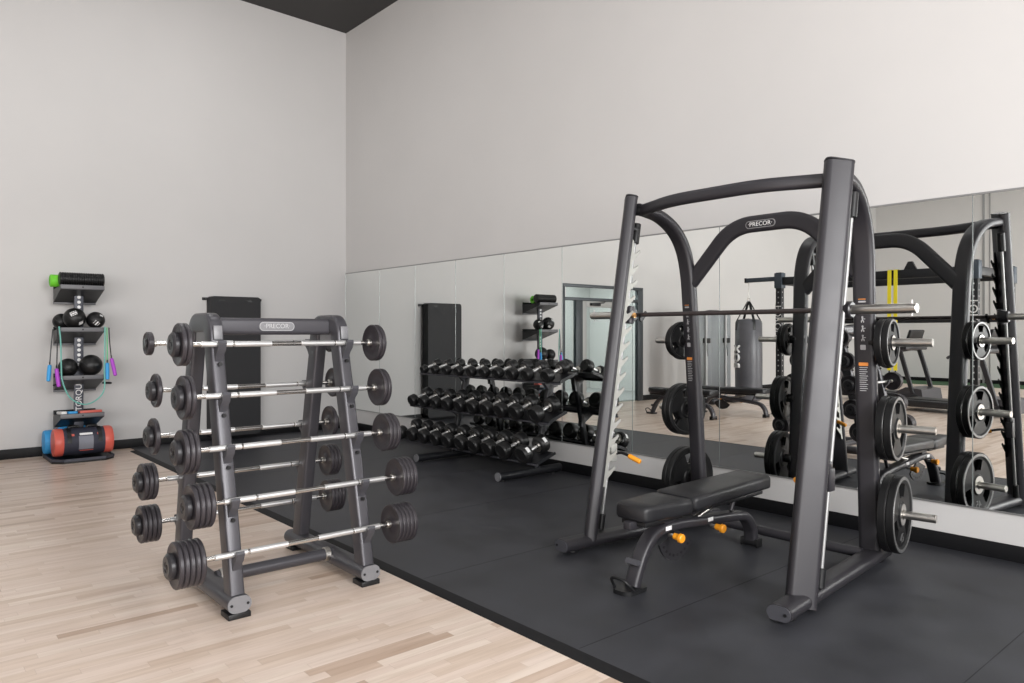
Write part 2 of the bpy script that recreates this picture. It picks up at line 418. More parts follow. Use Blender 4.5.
# rear arch with name badge
pts = [(XC-.595, 4.425, 1.765), (XC-.262, 4.425, 2.126), (XC+.262, 4.425, 2.126), (XC+.595, 4.425, 1.765)]
arch = SB(MB().sweep(fillet(pts, .15, 12), rrect(.052, .112, .024, 6), (0, 1, 0)), 'rear_arch', frame_m)
bd = SB(MB().prism(rrect(.215, .050, .024, 6), (1, 0, 0), (0, 0, 1), (XC-.035, 4.397, 2.118), .006), 'badge', badge_m, arch)
SB(MB().prism(rrect(.203, .040, .0195, 6), (1, 0, 0), (0, 0, 1), (XC-.035, 4.3942, 2.118), .003), 'badge_inset', frame_m, arch)
text_obj('badge_lettering', '·PRECOR·', .040, white_m, arch, (XC-.035, 4.392, 2.118), (1, 0, 0), (0, 0, 1), world=True, space=1.05)
# low rear crossbar
SB(MB().cyl((XC-.60, 4.46, .085), (XC+.60, 4.46, .085), .030, 20), 'rear_crossbar', frame_m)
# the captive bar
zb, yb = 1.524, 3.93
bar = SB(MB().cyl((XC-.72, yb, zb), (XC+.72, yb, zb), .0145, 18), 'bar', bar_m)
for s in (-1, 1):
    SB(MB().cyl((XC+s*.76, yb, zb), (XC+s*1.105, yb, zb), .0255, 24, .003), 'bar_sleeve', steel_m, bar)
    SB(MB().cyl((XC+s*.71, yb, zb), (XC+s*.785, yb, zb), .046, 24, .006), 'sleeve_collar', capd_m, bar)
    SB(MB().cyl((XC+s*1.08, yb, zb-.038), (XC+s*1.08, yb, zb+.042), .004, 10), 'retaining_pin', white_m, bar)
    cr = MB().cyl((XC+s*.725, yb-.03, zb-.06), (XC+s*.725, yb-.02, zb+.06), .028, 18, .004)
    SB(cr, 'carriage', frame_m, bar)
    hk = MB().prism([(0, -.02), (.02, -.03), (.075, .03), (.06, .045), (.03, .015), (.0, .025)], (0, 1, 0), (0, 0, 1), (XC+s*.645, yb-.02, zb-.02), .014)
    SB(hk, 'bar_hook', black_m, bar)
    SB(MB().cyl((XC+s*.655, yb-.06, zb-.005), (XC+s*.67, yb-.06, zb-.005), .017, 16), 'bushing', brass_m, bar)

# ------------------------------------------------------------------ weight plates
def weight_plate(loc, r, th, label, s, number=None):
    """axis X; grey rim outward"""
    t = thing('weight_plate', label, 'weight plate', loc, (0, 0, s*HPHI), group='weight plates on the smith machine horns')
    h = th/2
    w3 = h*.62
    b = MB().lathe([(.0275, -h), (r*.30, -h), (r*.34, -w3), (r*.46, -w3), (r*.46, w3), (r*.34, w3), (r*.30, h), (.0275, h), (.0275, -h)], (0, 0, 0), (1, 0, 0), 56)
    b.lathe([(r*.80, -w3), (r*.83, -w3), (r*.88, -h), (r-.004, -h), (r, -h+.004), (r, h-.004), (r-.004, h), (r*.88, h), (r*.83, w3), (r*.80, w3), (r*.80, -w3)], (0, 0, 0), (1, 0, 0), 56)
    for k in range(3):
        a = 2*PI*k/3+.5; hw_ = math.radians(38)
        sec = [(r*.81*math.cos(a-hw_+2*hw_*q/10), r*.81*math.sin(a-hw_+2*hw_*q/10)) for q in range(11)]
        sec += [(r*.45*math.cos(a+hw_-2*hw_*q/10), r*.45*math.sin(a+hw_-2*hw_*q/10)) for q in range(11)]
        b.prism(sec, (0, 1, 0), (0, 0, 1), (0, 0, 0), 2*w3)
    b.build('plate_body', plate_m, t)
    g2 = MB().lathe([(.030, 0), (.05*r/.225+.012, 0), (.05*r/.225+.012, .002), (.030, .002), (.030, 0)], (s*h*.99, 0, 0), (s, 0, 0), 32)
    plab(g2.build('steel_insert', steel_m, t), 'steel centre ring')
    plab(MB().lathe([(r*.885, 0), (r*.97, 0), (r*.965, .0015), (r*.89, .0015), (r*.885, 0)], (s*h*.99, 0, 0), (s, 0, 0), 56).build('grey_rim', plateface_m, t), 'grey rim')
    if number:
        text_obj('raised_number', number, .075, plateface_m, t, (s*(h*.62+.002), -r*.02, -r*.62), (0, s, 0), (0, 0, 1))
    return t
for s, side in ((-1, 'left'), (1, 'right')):
    wh = 'mirror-side rear post, %s side of the smith machine' % side
    for lev, z, r, ths in (('top', 1.345, .140, (.040, .036)), ('middle', .840, .190, (.043, .043)), ('bottom', .330, .228, (.046, .044))):
        x = .087
        for k, th in enumerate(ths):
            rr = r*(.88 if (lev == 'top' and k == 1 and s == -1) else 1)
            weight_plate(horn_pt(s, x+th/2, z-.0012), rr, th-.003,
                         'black weight plate, %s of two on the %s %s horn of the smith machine' % (('inner', 'outer')[k], lev, side), s, '45' if (lev == 'bottom' and k == 1) else None)
            x += th+.001

# ------------------------------------------------------------------ adjustable bench
def make_bench(label, loc, rotz, group=None, col=None):
    t = thing('weight_bench', label, 'bench', loc, (0, 0, rotz), group)
    fm = col or frame_m
    # local: +Y runs from the seat end to the back end, origin on the floor under the front foot
    pth = smooth_path([(0, .02, .02), (0, .055, .10), (0, .115, .20), (0, .21, .275), (0, .36, .292), (0, .65, .268), (0, 1.02, .235), (0, 1.16, .205), (0, 1.235, .12), (0, 1.25, .035)], 6)
    f = MB().sweep(pth, rrect(.088, .056, .02, 5), (1, 0, 0)).build('main_frame', fm, t)
    MB().prism(rrect(.13, .19, .05, 6), (1, 0, 0), (0, 1, 0), (0, .0, .011), .022).build('front_foot', black_m, t)
    MB().tube(smooth_path([(-.055, -.06, .02), (-.058, -.085, .07), (-.03, -.095, .085), (.03, -.095, .085), (.055, -.08, .06), (.06, -.04, .02)]), .008, 10).build('lift_handle', black_m, t)
    MB().prism(rrect(.092, .030, .008, 3), (1, 0, 0), V((0, .45, .9)).normalized(), (0, .027, .15), .018).build('transport_grip', holder_m, t)
    rf = MB().sweep([(-.055, 1.25, .03), (.055, 1.25, .03)], rrect(.06, .05, .02, 5), (0, 1, 0)).build('rear_foot', black_m, t)
    for x in (-.055, .055): MB().box((x, 1.25, .03), (.012, .066, .056), .005).build('foot_cap', rub_m, rf)
    # quarter round adjustment plate with holes
    sec = [(.0, .0)]
    for k in range(17):
        a = math.radians(200+8*k); sec.append((.175*math.cos(a), .175*math.sin(a)))
    q = MB().prism(sec, (0, 1, 0), (0, 0, 1), (0.0, .42, .255), .012).build('adjustment_plate', capd_m, t)
    for k in range(8):
        a = math.radians(212+15*k); c = V((0, .42+.145*math.cos(a), .255+.145*math.sin(a)))
        MB().cyl(c-V((.0075, 0, 0)), c+V((.0075, 0, 0)), .0085, 12).build('pin_hole', black_m, q)
    # pads
    def pad(name, y0, y1, w0, w1, z0, z1, th):
        n = 10; vs = []
        prof = rrect(1, th, .022, 5)
        m = MB(); L = 9; ring = []
        pts = []; sc = []
        for i in range(L):
            u = i/(L-1); pts.append((0, y0+(y1-y0)*u, z0+(z1-z0)*u))
        vsx = []; fs = []
        secn = None
        for i in range(L):
            u = i/(L-1); w_ = w0+(w1-w0)*u
            k = 1.0
            if i in (0, L-1): k = .90
            sec = rrect(w_*k, th*(.78 if i in (0, L-1) else 1), .024, 5); secn = len(sec)
            # tuck the first and last rings in for soft ends
            yy = pts[i][1]; 
            if i == 1: yy = y0+.018
            if i == L-2: yy = y1-.018
            zz = z0+(z1-z0)*((yy-y0)/(y1-y0))
            for a, b in sec: vsx.append((a, yy, zz+b))
        for i in range(L-1):
            for q_ in range(secn): fs.append((i*secn+q_, i*secn+(q_+1) % secn, (i+1)*secn+(q_+1) % secn, (i+1)*secn+q_))
        fs.append(tuple(range(secn-1, -1, -1))); fs.append(tuple((L-1)*secn+q_ for q_ in range(secn)))
        m.add(vsx, fs)
        o = m.build(name, vinyl_m, t, ang=50)
        MB().box((0, (y0+y1)/2, (z0+z1)/2-th/2-.012), (min(w0, w1)*.8, (y1-y0)*.86, .026), .006).build('pad_board', black_m, o)
        return o
    pad('seat_pad', .0, .395, .205, .290, .420, .413, .090)
    pad('back_pad', .412, 1.27, .295, .265, .424, .434, .085)
    # supports under the pads
    MB().box((0, .33, .335), (.06, .10, .10), .01).box((0, .12, .355), (.05, .30, .045), .008).build('seat_bracket', fm, t)
    MB().sweep([(0, .38, .36), (0, 1.18, .372)], rrect(.05, .04, .01, 3), (1, 0, 0)).build('back_support', fm, t)
    MB().tube([(.0, .86, .35), (.0, .60, .285)], .016).build('support_strut', steel_m, t)
    MB().tube([(.0, 1.05, .355), (.0, 1.00, .27)], .014).build('rear_strut', fm, t)
    for y, z in ((.30, .255), (.72, .235)):
        k = MB().cyl((.038, y, z), (.075, y, z), .011, 14).build('pop_pin', steel_m, t)
        plab(MB().lathe([(.013, 0), (.018, .005), (.019, .034), (.026, .040), (.026, .056), (.021, .062)], (.07, y, z), (1, 0, -.1), 18).build('knob', orange_m, k), 'orange pull knob')
        MB().box((.043, y-.01, z+.038), (.004, .055, .024), .002).build('sticker', white_m, t)
    return t
bench = make_bench('black adjustable weight bench with orange pull knobs, inside the smith machine', (-2.60, 3.075, .0105), math.radians(1.5))

# ------------------------------------------------------------------ barbell rack
YC, XA = 1.715, -4.08
rack = thing('barbell_rack', 'grey A-frame barbell rack holding ten fixed barbells on the wood floor', 'barbell rack', (XA, YC, 0))
def RB(mb, name, m, parent=rack, **k): return mb.build(name, m, parent, world=True, **k)
front_z = [1.342, 1.080, .820, .562, .312]
front_x = [-3.885, -3.825, -3.765, -3.70, -3.64]
back_x = [-4.355, -4.40, -4.45, -4.50, -4.55]
for y in (1.345, 2.072):
    rl = RB(MB().sweep([(-4.62, y, .070), (-3.615, y, .070)], rrect(.118, .084, .04, 7), (0, 1, 0)), 'base_rail', frame2_m)
    for x, sg in ((-4.62, -1), (-3.615, 1)):
        RB(MB().sweep([(x, y, .070), (x+sg*.008, y, .070)], rrect(.116, .082, .039, 7), (0, 1, 0)), 'end_cap', inlay_m, rl)
        b = MB()
        for q in (-.04, .04): b.cyl((x+sg*.007, y+q, .07), (x+sg*.010, y+q, .07), .007, 12)
        RB(b, 'cap_bolts', black_m, rl)
    for x in (-3.66, -4.56):
        RB(MB().box((x, y, .014), (.11, .112, .028), .004), 'foot_pad', black_m, rl)
    # inverted U side frame
    pth = fillet([(-3.680, y, .10), (-3.725, y, .312), (-3.785, y, .562), (-3.850, y, .82), (-3.912, y, 1.08), (-3.968, y, 1.30), (-3.985, y, 1.456), (-4.235, y, 1.456), (-4.262, y, 1.30), (-4.310, y, 1.08), (-4.362, y, .82), (-4.412, y, .562), (-4.462, y, .312), (-4.502, y, .10)], [.05, .05, .05, .05, .05, .062, .062, .05, .05, .05, .05, .05], 6)
    fr = RB(MB().sweep(pth, rrect(.072, .104, .014, 4), (0, 1, 0)), 'side_frame', frame2_m)
    for x in (-3.68, -4.502):
        RB(MB().cyl((x, y, .108), (x, y, .125), .034, 20), 'frame_foot', steel_m, fr)
    RB(MB().prism(rrect(.20, .075, .012, 3), (1, 0, 0), (0, 0, 1), (-4.08, y, 1.385), .05), 'gusset', inlay_m, fr)
    for fx, bx in ((front_x, 1), (back_x, -1)):
        for k in range(5):
            x, z = fx[k], front_z[k]
            xx = x-bx*.085
            # moulded bar holder with a raised lip
            poly = [(.030, -.125), (.044, -.122), (.056, -.075), (.085, -.030), (.108, -.010), (.122, .026), (.116, .038), (.104, .036), (.094, .008), (.078, -.002), (.062, .0), (.046, .012), (.030, .014)]
            a = RB(MB().prism([(bx*(p+.010), q-.019) for p, q in poly], (1, 0, 0), (0, 0, 1), (xx, y, z), .040), 'bar_holder', holder_m, fr)
            if k < 4:
                zc = (z+front_z[k+1])/2+.0
                xf = (x+fx[k+1])/2-bx*.031
                tl = math.atan2(fx[k+1]-x, z-front_z[k+1])
                rot = Matrix.Rotation(-tl, 3, 'Y')
                RB(MB().box((xf, y, zc-.058), (.012, .046, .125), .004, rot), 'inlay_strip', inlay_m, fr)
                RB(MB().cyl((xf-bx*.004, y, zc+.028), (xf+bx*.010, y, zc+.028), .010, 12), 'frame_bolt', black_m, fr)
    RB(MB().cyl((-3.925, y, 1.400), (-3.912, y, 1.400), .010, 12), 'frame_bolt', black_m, fr)
    RB(MB().box((-3.915, y, 1.402), (.012, .046, .075), .004, Matrix.Rotation(-.1, 3, 'Y')), 'inlay_strip', inlay_m, fr)
cb = RB(MB().sweep([(-4.075, 1.375, 1.437), (-4.075, 2.042, 1.437)], rrect(.075, .094, .022, 6), (1, 0, 0)), 'top_crossbar', frame2_m)
RB(MB().prism(rrect(.205, .050, .0245, 8), (0, 1, 0), (0, 0, 1), (-4.0345, 1.715, 1.437), .007), 'badge', badge_m, cb)
RB(MB().prism(rrect(.195, .042, .0205, 8), (0, 1, 0), (0, 0, 1), (-4.031, 1.715, 1.437), .002), 'badge_inset', inlay_m, cb)
text_obj('badge_lettering', '·PRECOR·', .036, grey_print_m, cb, (-4.0293, 1.715, 1.438), (0, 1, 0), (0, 0, 1), world=True)
for y in (1.36, 2.057):
    RB(MB().cyl((-4.03, y-.012, 1.437), (-4.03, y+.012, 1.437), .014, 14), 'crossbar_bolt', steel_m, cb)
lc = RB(MB().cyl((-4.02, 1.37, .095), (-4.02, 2.05, .095), .034, 22), 'lower_crossbar', frame2_m)
for y in (1.405, 2.01): RB(MB().cyl((-4.02, y-.016, .095), (-4.02, y+.016, .095), .041, 22, .003), 'crossbar_collar', steel_m, lc)

# fixed barbells
def barbell(loc, label, rads, hub, inner=.525):
    t = thing('fixed_barbell', label, 'barbell', loc, group='fixed barbells on the A-frame rack')
    end = inner+sum(q[1]+.002 for q in rads)-.004
    MB().cyl((0, -end, 0), (0, end, 0), .0125, 18).build('shaft', chrome_m, t)
    for s in (-1, 1):
        for a, b in ((.085, .285), (.295, .455)):
            MB().cyl((0, s*a, 0), (0, s*b, 0), .0150, 18, .0015).build('grip', knurl_m, t)
        MB().cyl((0, s*(inner-.022), 0), (0, s*inner, 0), .020, 18, .003).build('collar', steel_m, t)
        y = inner
        for (r, th) in rads:
            h = th
            pr = [(.014, 0), (r*.30, 0), (r*.34, h*.12), (r*.80, h*.16), (r*.86, 0), (r-.005, 0), (r, .005), (r, h-.005), (r-.005, h), (r*.86, h), (r*.80, h*.84), (r*.34, h*.88), (r*.30, h), (.014, h)]
            p = MB().lathe(pr, (0, s*y, 0), (0, s, 0), 40).build('plate', iron_m, t)
            y += th+.002
        if hub:
            c = MB().lathe([(.014, 0), (hub, 0), (hub, .020), (hub-.012, .030), (hub*.45, .030), (hub*.40, .026), (.012, .026)], (0, s*y, 0), (0, s, 0), 36).build('end_cap', capd_m, t)
            MB().cyl((0, s*(y+.0265), 0), (0, s*(y+.029), 0), .012, 16).build('cap_screw', black_m, c)
            y += .03
        else:
            c = MB().lathe([(.012, 0), (.03, 0), (.027, .004), (.012, .004)], (0, s*y, 0), (0, s, 0), 24).build('end_cap', capd_m, t)
    return t
T = .0225
frows = [([(.108, T), (.108, T)], .063, 'topmost'), ([(.109, T), (.109, T)], .063, 'second from top'), ([(.109, T)]*3, .062, 'third from top'), ([(.109, T)]*4, .062, 'fourth from top'), ([(.110, T)]*5, .062, 'lowest')]
brows = [([(.064, .032)], 0, 'topmost'), ([(.094, .024)], .055, 'second from top'), ([(.102, .026)], .058, 'third from top'), ([(.103, T)]*3, .058, 'fourth from top'), ([(.105, T)]*4, .058, 'lowest')]
fy = [-.01, -.01, -.01, .04, -.025]
byy = [-.05, -.005, -.003, .0, .03]
for k in range(5):
    barbell((front_x[k], YC+fy[k], front_z[k]), 'chrome barbell with grey plates, %s on the rack side nearest the smith machine' % frows[k][2], frows[k][0], frows[k][1])
    barbell((back_x[k], YC+byy[k], front_z[k]), 'chrome barbell with grey plates, %s on the rack side towards the left wall' % brows[k][2], brows[k][0], brows[k][1])

# ------------------------------------------------------------------ dumbbell rack
dr = thing('dumbbell_rack', 'black three-tier dumbbell rack against the mirrors, loaded with thirty dumbbells', 'dumbbell rack', (-6.17, 4.75, .01))
def DB(mb, name, m, parent=dr, **k): return mb.build(name, m, parent, world=True, **k)
X0, X1 = -7.36, -4.99
tiers = [('top', (4.895, .930), (5.125, 1.012)), ('middle', (4.755, .560), (4.985, .645)), ('bottom', (4.605, .193), (4.835, .270))]
for nm, (ya, za), (yb_, zb_) in tiers:
    d = V((0, yb_-ya, zb_-za)); L = d.length; d.normalize(); nr = V((0, -d.z, d.y))
    def q(u, v): p = V((0, ya, za))+d*u+nr*v; return (p.y, p.z)
    prof = [q(0, -.012), q(0, .004), q(L, .004), q(L, -.012), q(L-.01, -.012), q(L-.01, -.002), q(.01, -.002), q(.01, -.012)]
    sh = DB(MB().sweep([(X0, 0, 0), (X1, 0, 0)], [(a, b) for a, b in prof], (0, 1, 0)), 'shelf', slate_m if False else rig_m)
    plab(sh, '%s sloping shelf' % nm)
    for x in (X0+.004, X1-.004):
        DB(MB().prism([q(0, -.012), q(0, .012), q(.03, .018), q(L-.03, .018), q(L, .012), q(L, -.012)], (0, 1, 0), (0, 0, 1), (x, 0, 0), .006), 'shelf_end', rig_m, sh)
    DB(MB().tube([(X0, ya-.002, za-.013), (X1, ya-.002, za-.013)], .010, 10), 'front_rail', holder_m, sh)
for x in (-6.734, -5.360):
    ft = DB(MB().cyl((x+.06, 4.39, .056), (x+.06, 5.19, .056), .040, 20), 'foot', rig_m)
    DB(MB().cyl((x+.06, 4.380, .056), (x+.06, 4.392, .056), .041, 20), 'end_cap', inlay_m, ft)
    for y in (4.44, 5.1): DB(MB().cyl((x+.06, y, .0105), (x+.06, y, .022), .03, 16), 'foot_pad', black_m, ft)
    DB(MB().sweep([(x+.06, 4.86, .075), (x+.06, 5.06, .935)], rrect(.052, .055, .012, 3), (1, 0, 0)), 'post', rig_m)
    for nm, (ya, za), (yb_, zb_) in tiers:
        pz = (za+zb_)/2-.012
        py = 4.86+(pz-.14-.075)/.89*.21
        DB(MB().prism([(py, pz-.16), (py+.04, pz-.15), (yb_-.02, zb_-.016), (ya+.04, za+.000), (py-.02, pz-.11)], (0, 1, 0), (0, 0, 1), (x+.06, 0, 0), .05), 'shelf_bracket', holder_m)

def dumbbell(loc, tilt, r, label, lab=False):
    t = thing('dumbbell', label, 'dumbbell', loc, (tilt, 0, 0), 'dumbbells on the three-tier rack')
    th = .052+r*.62; hl = .056
    MB().lathe([(.0125, -hl-.01), (.0155, -.045), (.0175, 0), (.0155, .045), (.0125, hl+.01)], (0, 0, 0), (0, 1, 0), 16).build('handle', knurl_m, t)
    for s in (-1, 1):
        pr = [(.014, 0), (r*.62, 0), (r*.80, .004), (r*.985, th*.22), (r, th*.30), (r, th*.80), (r*.95, th*.92), (r*.86, th), (r*.58, th), (r*.55, th-.003), (.004, th-.003)]
        h = MB().lathe(pr, (0, s*hl, 0), (0, s, 0), 28).build('head', rub_m, t)
        plab(MB().lathe([(r*.30, 0), (r*.66, 0), (r*.645, .003), (r*.30, .003), (r*.30, 0)], (0, s*(hl-.002), 0), (0, s, 0), 28).build('steel_ring', steel_m, h), 'steel inner ring')
        if lab:
            m = MB(); vs = []; n = 6
            for i in range(n+1):
                a = math.radians(20+34*i/n)
                for y in (th*.38, th*.70): vs.append((math.cos(a)*(r+.0012), s*(hl+y), math.sin(a)*(r+.0012)))
            m.add(vs, [(2*i, 2*i+1, 2*i+3, 2*i+2) for i in range(n)])
            plab(m.build('weight_label', white_m, h), 'pale weight label')
    return t
for ti, (nm, (ya, za), (yb_, zb_)) in enumerate(tiers):
    d = V((0, yb_-ya, zb_-za)); d.normalize(); nr = V((0, -d.z, d.y)); tilt = math.atan2(d.z, d.y)
    mid = V((0, (ya+yb_)/2, (za+zb_)/2))
    for k in range(10):
        u = k/9
        r = [(.046+.022*u), (.066+.016*u), (.074+.014*u)][ti]
        x = X0+.115+k*.2285 if k < 9 else -5.125
        p = mid+nr*(r+.0055)-d*.028
        big = 'largest' if k == 9 else ('smallest' if k == 0 else None)
        pos = ordn[k]
        dumbbell((x, p.y, p.z), tilt, r, 'black round-headed dumbbell on the %s tier of the rack, %s from the far end' % (nm, pos), lab=(ti == 2 and k == 9))

# ------------------------------------------------------------------ accessory rack by the left wall
acc = thing('accessory_rack', 'narrow dark steel accessory rack with four trays against the left wall', 'rack', (-9.42, 1.73, 0))
def AB(mb, name, m, parent=acc, **k): return mb.build(name, m, parent, world=True, **k)
YA = 1.73
# base tray with clipped corners
pb = [(-.31, -.30), (.24, -.30), (.34, -.20), (.34, .20), (.24, .30), (-.31, .30)]
ba = AB(MB().prism(pb, (1, 0, 0), (0, 1, 0), (-9.42, YA, .018), .034), 'base_plate', black_m)
lipm = MB()
for i in range(len(pb)):
    a, b = pb[i], pb[(i+1) % len(pb)]
    lipm.sweep([(-9.42+a[0], YA+a[1], .04), (-9.42+b[0], YA+b[1], .04)], [(-.006, -.02), (.006, -.02), (.006, .008), (-.006, .008)], V((a[1]-b[1], b[0]-a[0], 0)))
AB(lipm, 'base_lip', slate_m, ba)
po = AB(MB().sweep([(-9.44, YA, .036), (-9.44, YA, 1.88)], rrect(.092, .045, .006, 2), (0, 1, 0)), 'post', slate_m)
hz = MB()
for z in [1.80-.055*k for k in range(0, 4)]+[1.375-.055*k for k in range(6)]+[1.05]:
    hz.cyl((-9.4165, YA, z), (-9.414, YA, z), .018, 18)
plab(AB(hz, 'post_holes', white_m, po), 'row of pale round holes')
text_obj('post_lettering', 'TORQUE', .085, white_m, po, (-9.4155, YA, .70), (0, 0, 1), (0, -1, 0), world=True)
tray_z = [1.915, 1.45, .925, .508]
for k, z in enumerate(tray_z):
    prof = [(-9.21, z+.012), (-9.222, z+.012), (-9.225, z+.004), (-9.645, z-.026), (-9.645, z+.02), (-9.66, z+.02), (-9.66, z-.190), (-9.64, z-.190), (-9.64, z-.170), (-9.222, z-.040), (-9.21, z-.040)]
    tr = AB(MB().sweep([(0, YA+.21, 0), (0, YA-.21, 0)], prof, (1, 0, 0)), 'tray', black_m)
    AB(MB().box((-9.207, YA, z-.012), (.006, .425, .044), .002), 'tray_lip', tray_m, tr)
    AB(MB().box((-9.649, YA, z-.175), (.026, .422, .03), .002), 'tray_back_lip', tray_m, tr)
    AB(MB().cyl((-9.2045, YA, z-.012), (-9.202, YA, z-.012), .009, 12), 'lip_bolt', black_m, tr)
for s in (-1, 1):
    AB(MB().cyl((-9.30, YA+s*.215, .84), (-9.20, YA+s*.275, .84), .012, 12), 'band_peg', black_m)
# rollers on the top tray
rr = thing('foam_roller', 'black ribbed foam roller lying across the top tray of the accessory rack', 'foam roller', (-9.30, 1.735, 1.992))
b = MB()
pr = [(.03, -.215)]
for k in range(19):
    y = -.215+.43*k/19
    pr += [(.068, y+.002), (.074, y+.006), (.074, y+.016), (.068, y+.0205)]
pr += [(.068, .215), (.03, .215)]
b.lathe(pr, (0, 0, 0), (0, 1, 0), 28).build('roller_body', rub_m, rr)
MB().lathe([(.03, -.2155), (.062, -.2155), (.062, -.217), (.03, -.217), (.03, -.2155)], (0, 0, 0), (0, 1, 0), 24).build('roller_end', black_m, rr)
rr = thing('foam_roller', 'bright green foam roller on the top tray, behind the black one', 'foam roller', (-9.455, 1.685, 1.976))
MB().lathe([(.026, -.23), (.058, -.23), (.068, -.222), (.068, .20), (.058, .21), (.026, .21), (.026, -.23)], (0, 0, 0), (0, 1, 0), 28).build('roller_body', green_m, rr)
# balls
def med_ball(loc, r, label, logos):
    t = thing('medicine_ball', label, 'medicine ball', loc)
    MB().sphere((0, 0, 0), r, 18).build('ball', rub_m, t)
    g = MB()
    for k in (-1, 1): pass
    MB().lathe([(r*1.0005, -.002), (r*1.004, 0), (r*1.0005, .002)], (0, 0, 0), (.3, .5, .8), 40).build('seam', capd_m, t)
    for az, el, w_, h_, rot in logos:
        a, e = math.radians(az), math.radians(el)
        nn = V((math.cos(e)*math.cos(a), math.cos(e)*math.sin(a), math.sin(e)))
        ud = V((0, 0, 1)).cross(nn).normalized(); vd = nn.cross(ud)
        ud, vd = ud*math.cos(rot)+vd*math.sin(rot), vd*math.cos(rot)-ud*math.sin(rot)
        m = MB()
        def patch(pts2):
            vs = []
            for p_, q_ in pts2:
                w3 = nn*r+ud*p_+vd*q_; vs.append(w3.normalized()*(r+.0015))
            m.add(vs, [tuple(range(len(vs)))])
        # blocky emblem strokes
        for i in range(4):
            x0 = -w_/2+w_*i/4; patch([(x0, -h_/2), (x0+w_/6, -h_/2), (x0+w_/4, h_/2), (x0+w_/12, h_/2)])
            patch([(x0, -h_*.15), (x0+w_/4, -h_*.15), (x0+w_/4, h_*.1), (x0, h_*.1)])
        plab(m.build('emblem', white_m, t), 'white printed emblem')
    return t
def ball_at(zt_, x, y, r): return (x, y, zt_+.004-(-9.225-x)*.0714+(r+.0015)*1.003)
med_ball(ball_at(1.45, -9.492, 1.575, .090), .090, 'black medicine ball at the back left of the second tray', [])
med_ball(ball_at(1.45, -9.298, 1.665, .112), .112, 'large black medicine ball with white emblem, middle of the second tray', [(-15, 28, .075, .05, .5), (30, -28, .05, .04, .5)])
med_ball(ball_at(1.45, -9.315, 1.875, .094), .094, 'black medicine ball at the right end of the second tray', [(-5, -22, .05, .06, .9), (35, 32, .04, .025, -.4)])
med_ball(ball_at(.925, -9.312, 1.605, .098), .098, 'smaller black ball at the left of the third tray', [])
med_ball(ball_at(.925, -9.295, 1.825, .116), .116, 'larger black ball at the right of the third tray', [])
# resistance tubes
def band(name, label, pts, m, r, handles=()):
    t = thing(name, label, 'resistance band', pts[0], group='resistance bands on the accessory rack')
    MB().tube(smooth_path(pts, 6), r, 8).build('tube', m, t, world=True)
    for p, q_, hm in handles:
        p = V(p); q_ = V(q_)
        h = MB().lathe([(.008, 0), (.019, .008), (.021, (q_-p).length*.5), (.019, (q_-p).length-.008), (.008, (q_-p).length)], p, q_-p, 14).build('foam_handle', hm, t, world=True)
        MB().tube([p+V((0, 0, .03)), p, q_], .006, 6).build('strap', black_m, h, world=True)
    return t
XF = -9.18
band('resistance_tube', 'teal resistance tube looping low across the front of the accessory rack', [(XF, 1.50, 1.47), (XF, 1.515, 1.30), (XF, 1.52, 1.05), (XF+.01, 1.53, .88), (XF+.02, 1.60, .70), (XF+.02, 1.73, .62), (XF+.02, 1.85, .66), (XF+.01, 1.93, .77), (XF, 1.935, 1.0), (XF, 1.940, 1.25), (XF, 1.940, 1.47)], teal_m, .0075)
band('resistance_tube', 'green resistance tube with blue handle at the right of the accessory rack', [(XF-.01, 1.962, 1.46), (XF-.005, 1.965, 1.2), (XF+.0, 1.962, 1.06)], greenb_m, .0065, [((XF+.01, 1.962, 1.07), (XF+.02, 1.962, .88), blue_m)])
band('resistance_tube', 'dark resistance tube with purple handle at the right of the accessory rack', [(XF-.02, 1.985, 1.46), (XF-.01, 1.99, 1.3), (XF+.0, 2.005, 1.11)], black_m, .006, [((XF+.0, 2.005, 1.12), (XF+.03, 2.04, .92), purple_m)])
band('resistance_tube', 'dark resistance tube with purple handle at the left of the accessory rack', [(XF-.02, 1.49, 1.46), (XF-.02, 1.485, 1.2), (XF+.0, 1.478, 1.01)], black_m, .006, [((XF+.0, 1.475, 1.02), (XF+.02, 1.495, .82), purple_m)])
band('resistance_tube', 'grey resistance tube with blue handle at the left of the accessory rack', [(XF-.05, 1.45, 1.44), (XF-.05, 1.43, 1.2), (XF-.04, 1.42, 1.05)], capd_m, .006, [((XF-.04, 1.42, 1.06), (XF-.03, 1.405, .88), blue_m)])
# flat bands on the fourth tray
rt = Matrix.Rotation(math.radians(-4), 3, 'Y')
fb = tag(MB().box((-9.315, 1.82, .523), (.13, .22, .034), .010, rt).build('flat_band', red_m), 'folded red flat band on the fourth tray of the accessory rack', 'resistance band')
fb2 = tag(MB().box((-9.315, 1.645, .522), (.12, .09, .032), .010, rt).build('flat_band', blue_m), 'folded blue flat band on the fourth tray of the accessory rack', 'resistance band')
fb3 = tag(MB().box((-9.40, 1.56, .518), (.30, .055, .034), .010, rt).build('flat_band', white_m), 'folded white flat band at the left of the fourth tray', 'resistance band')
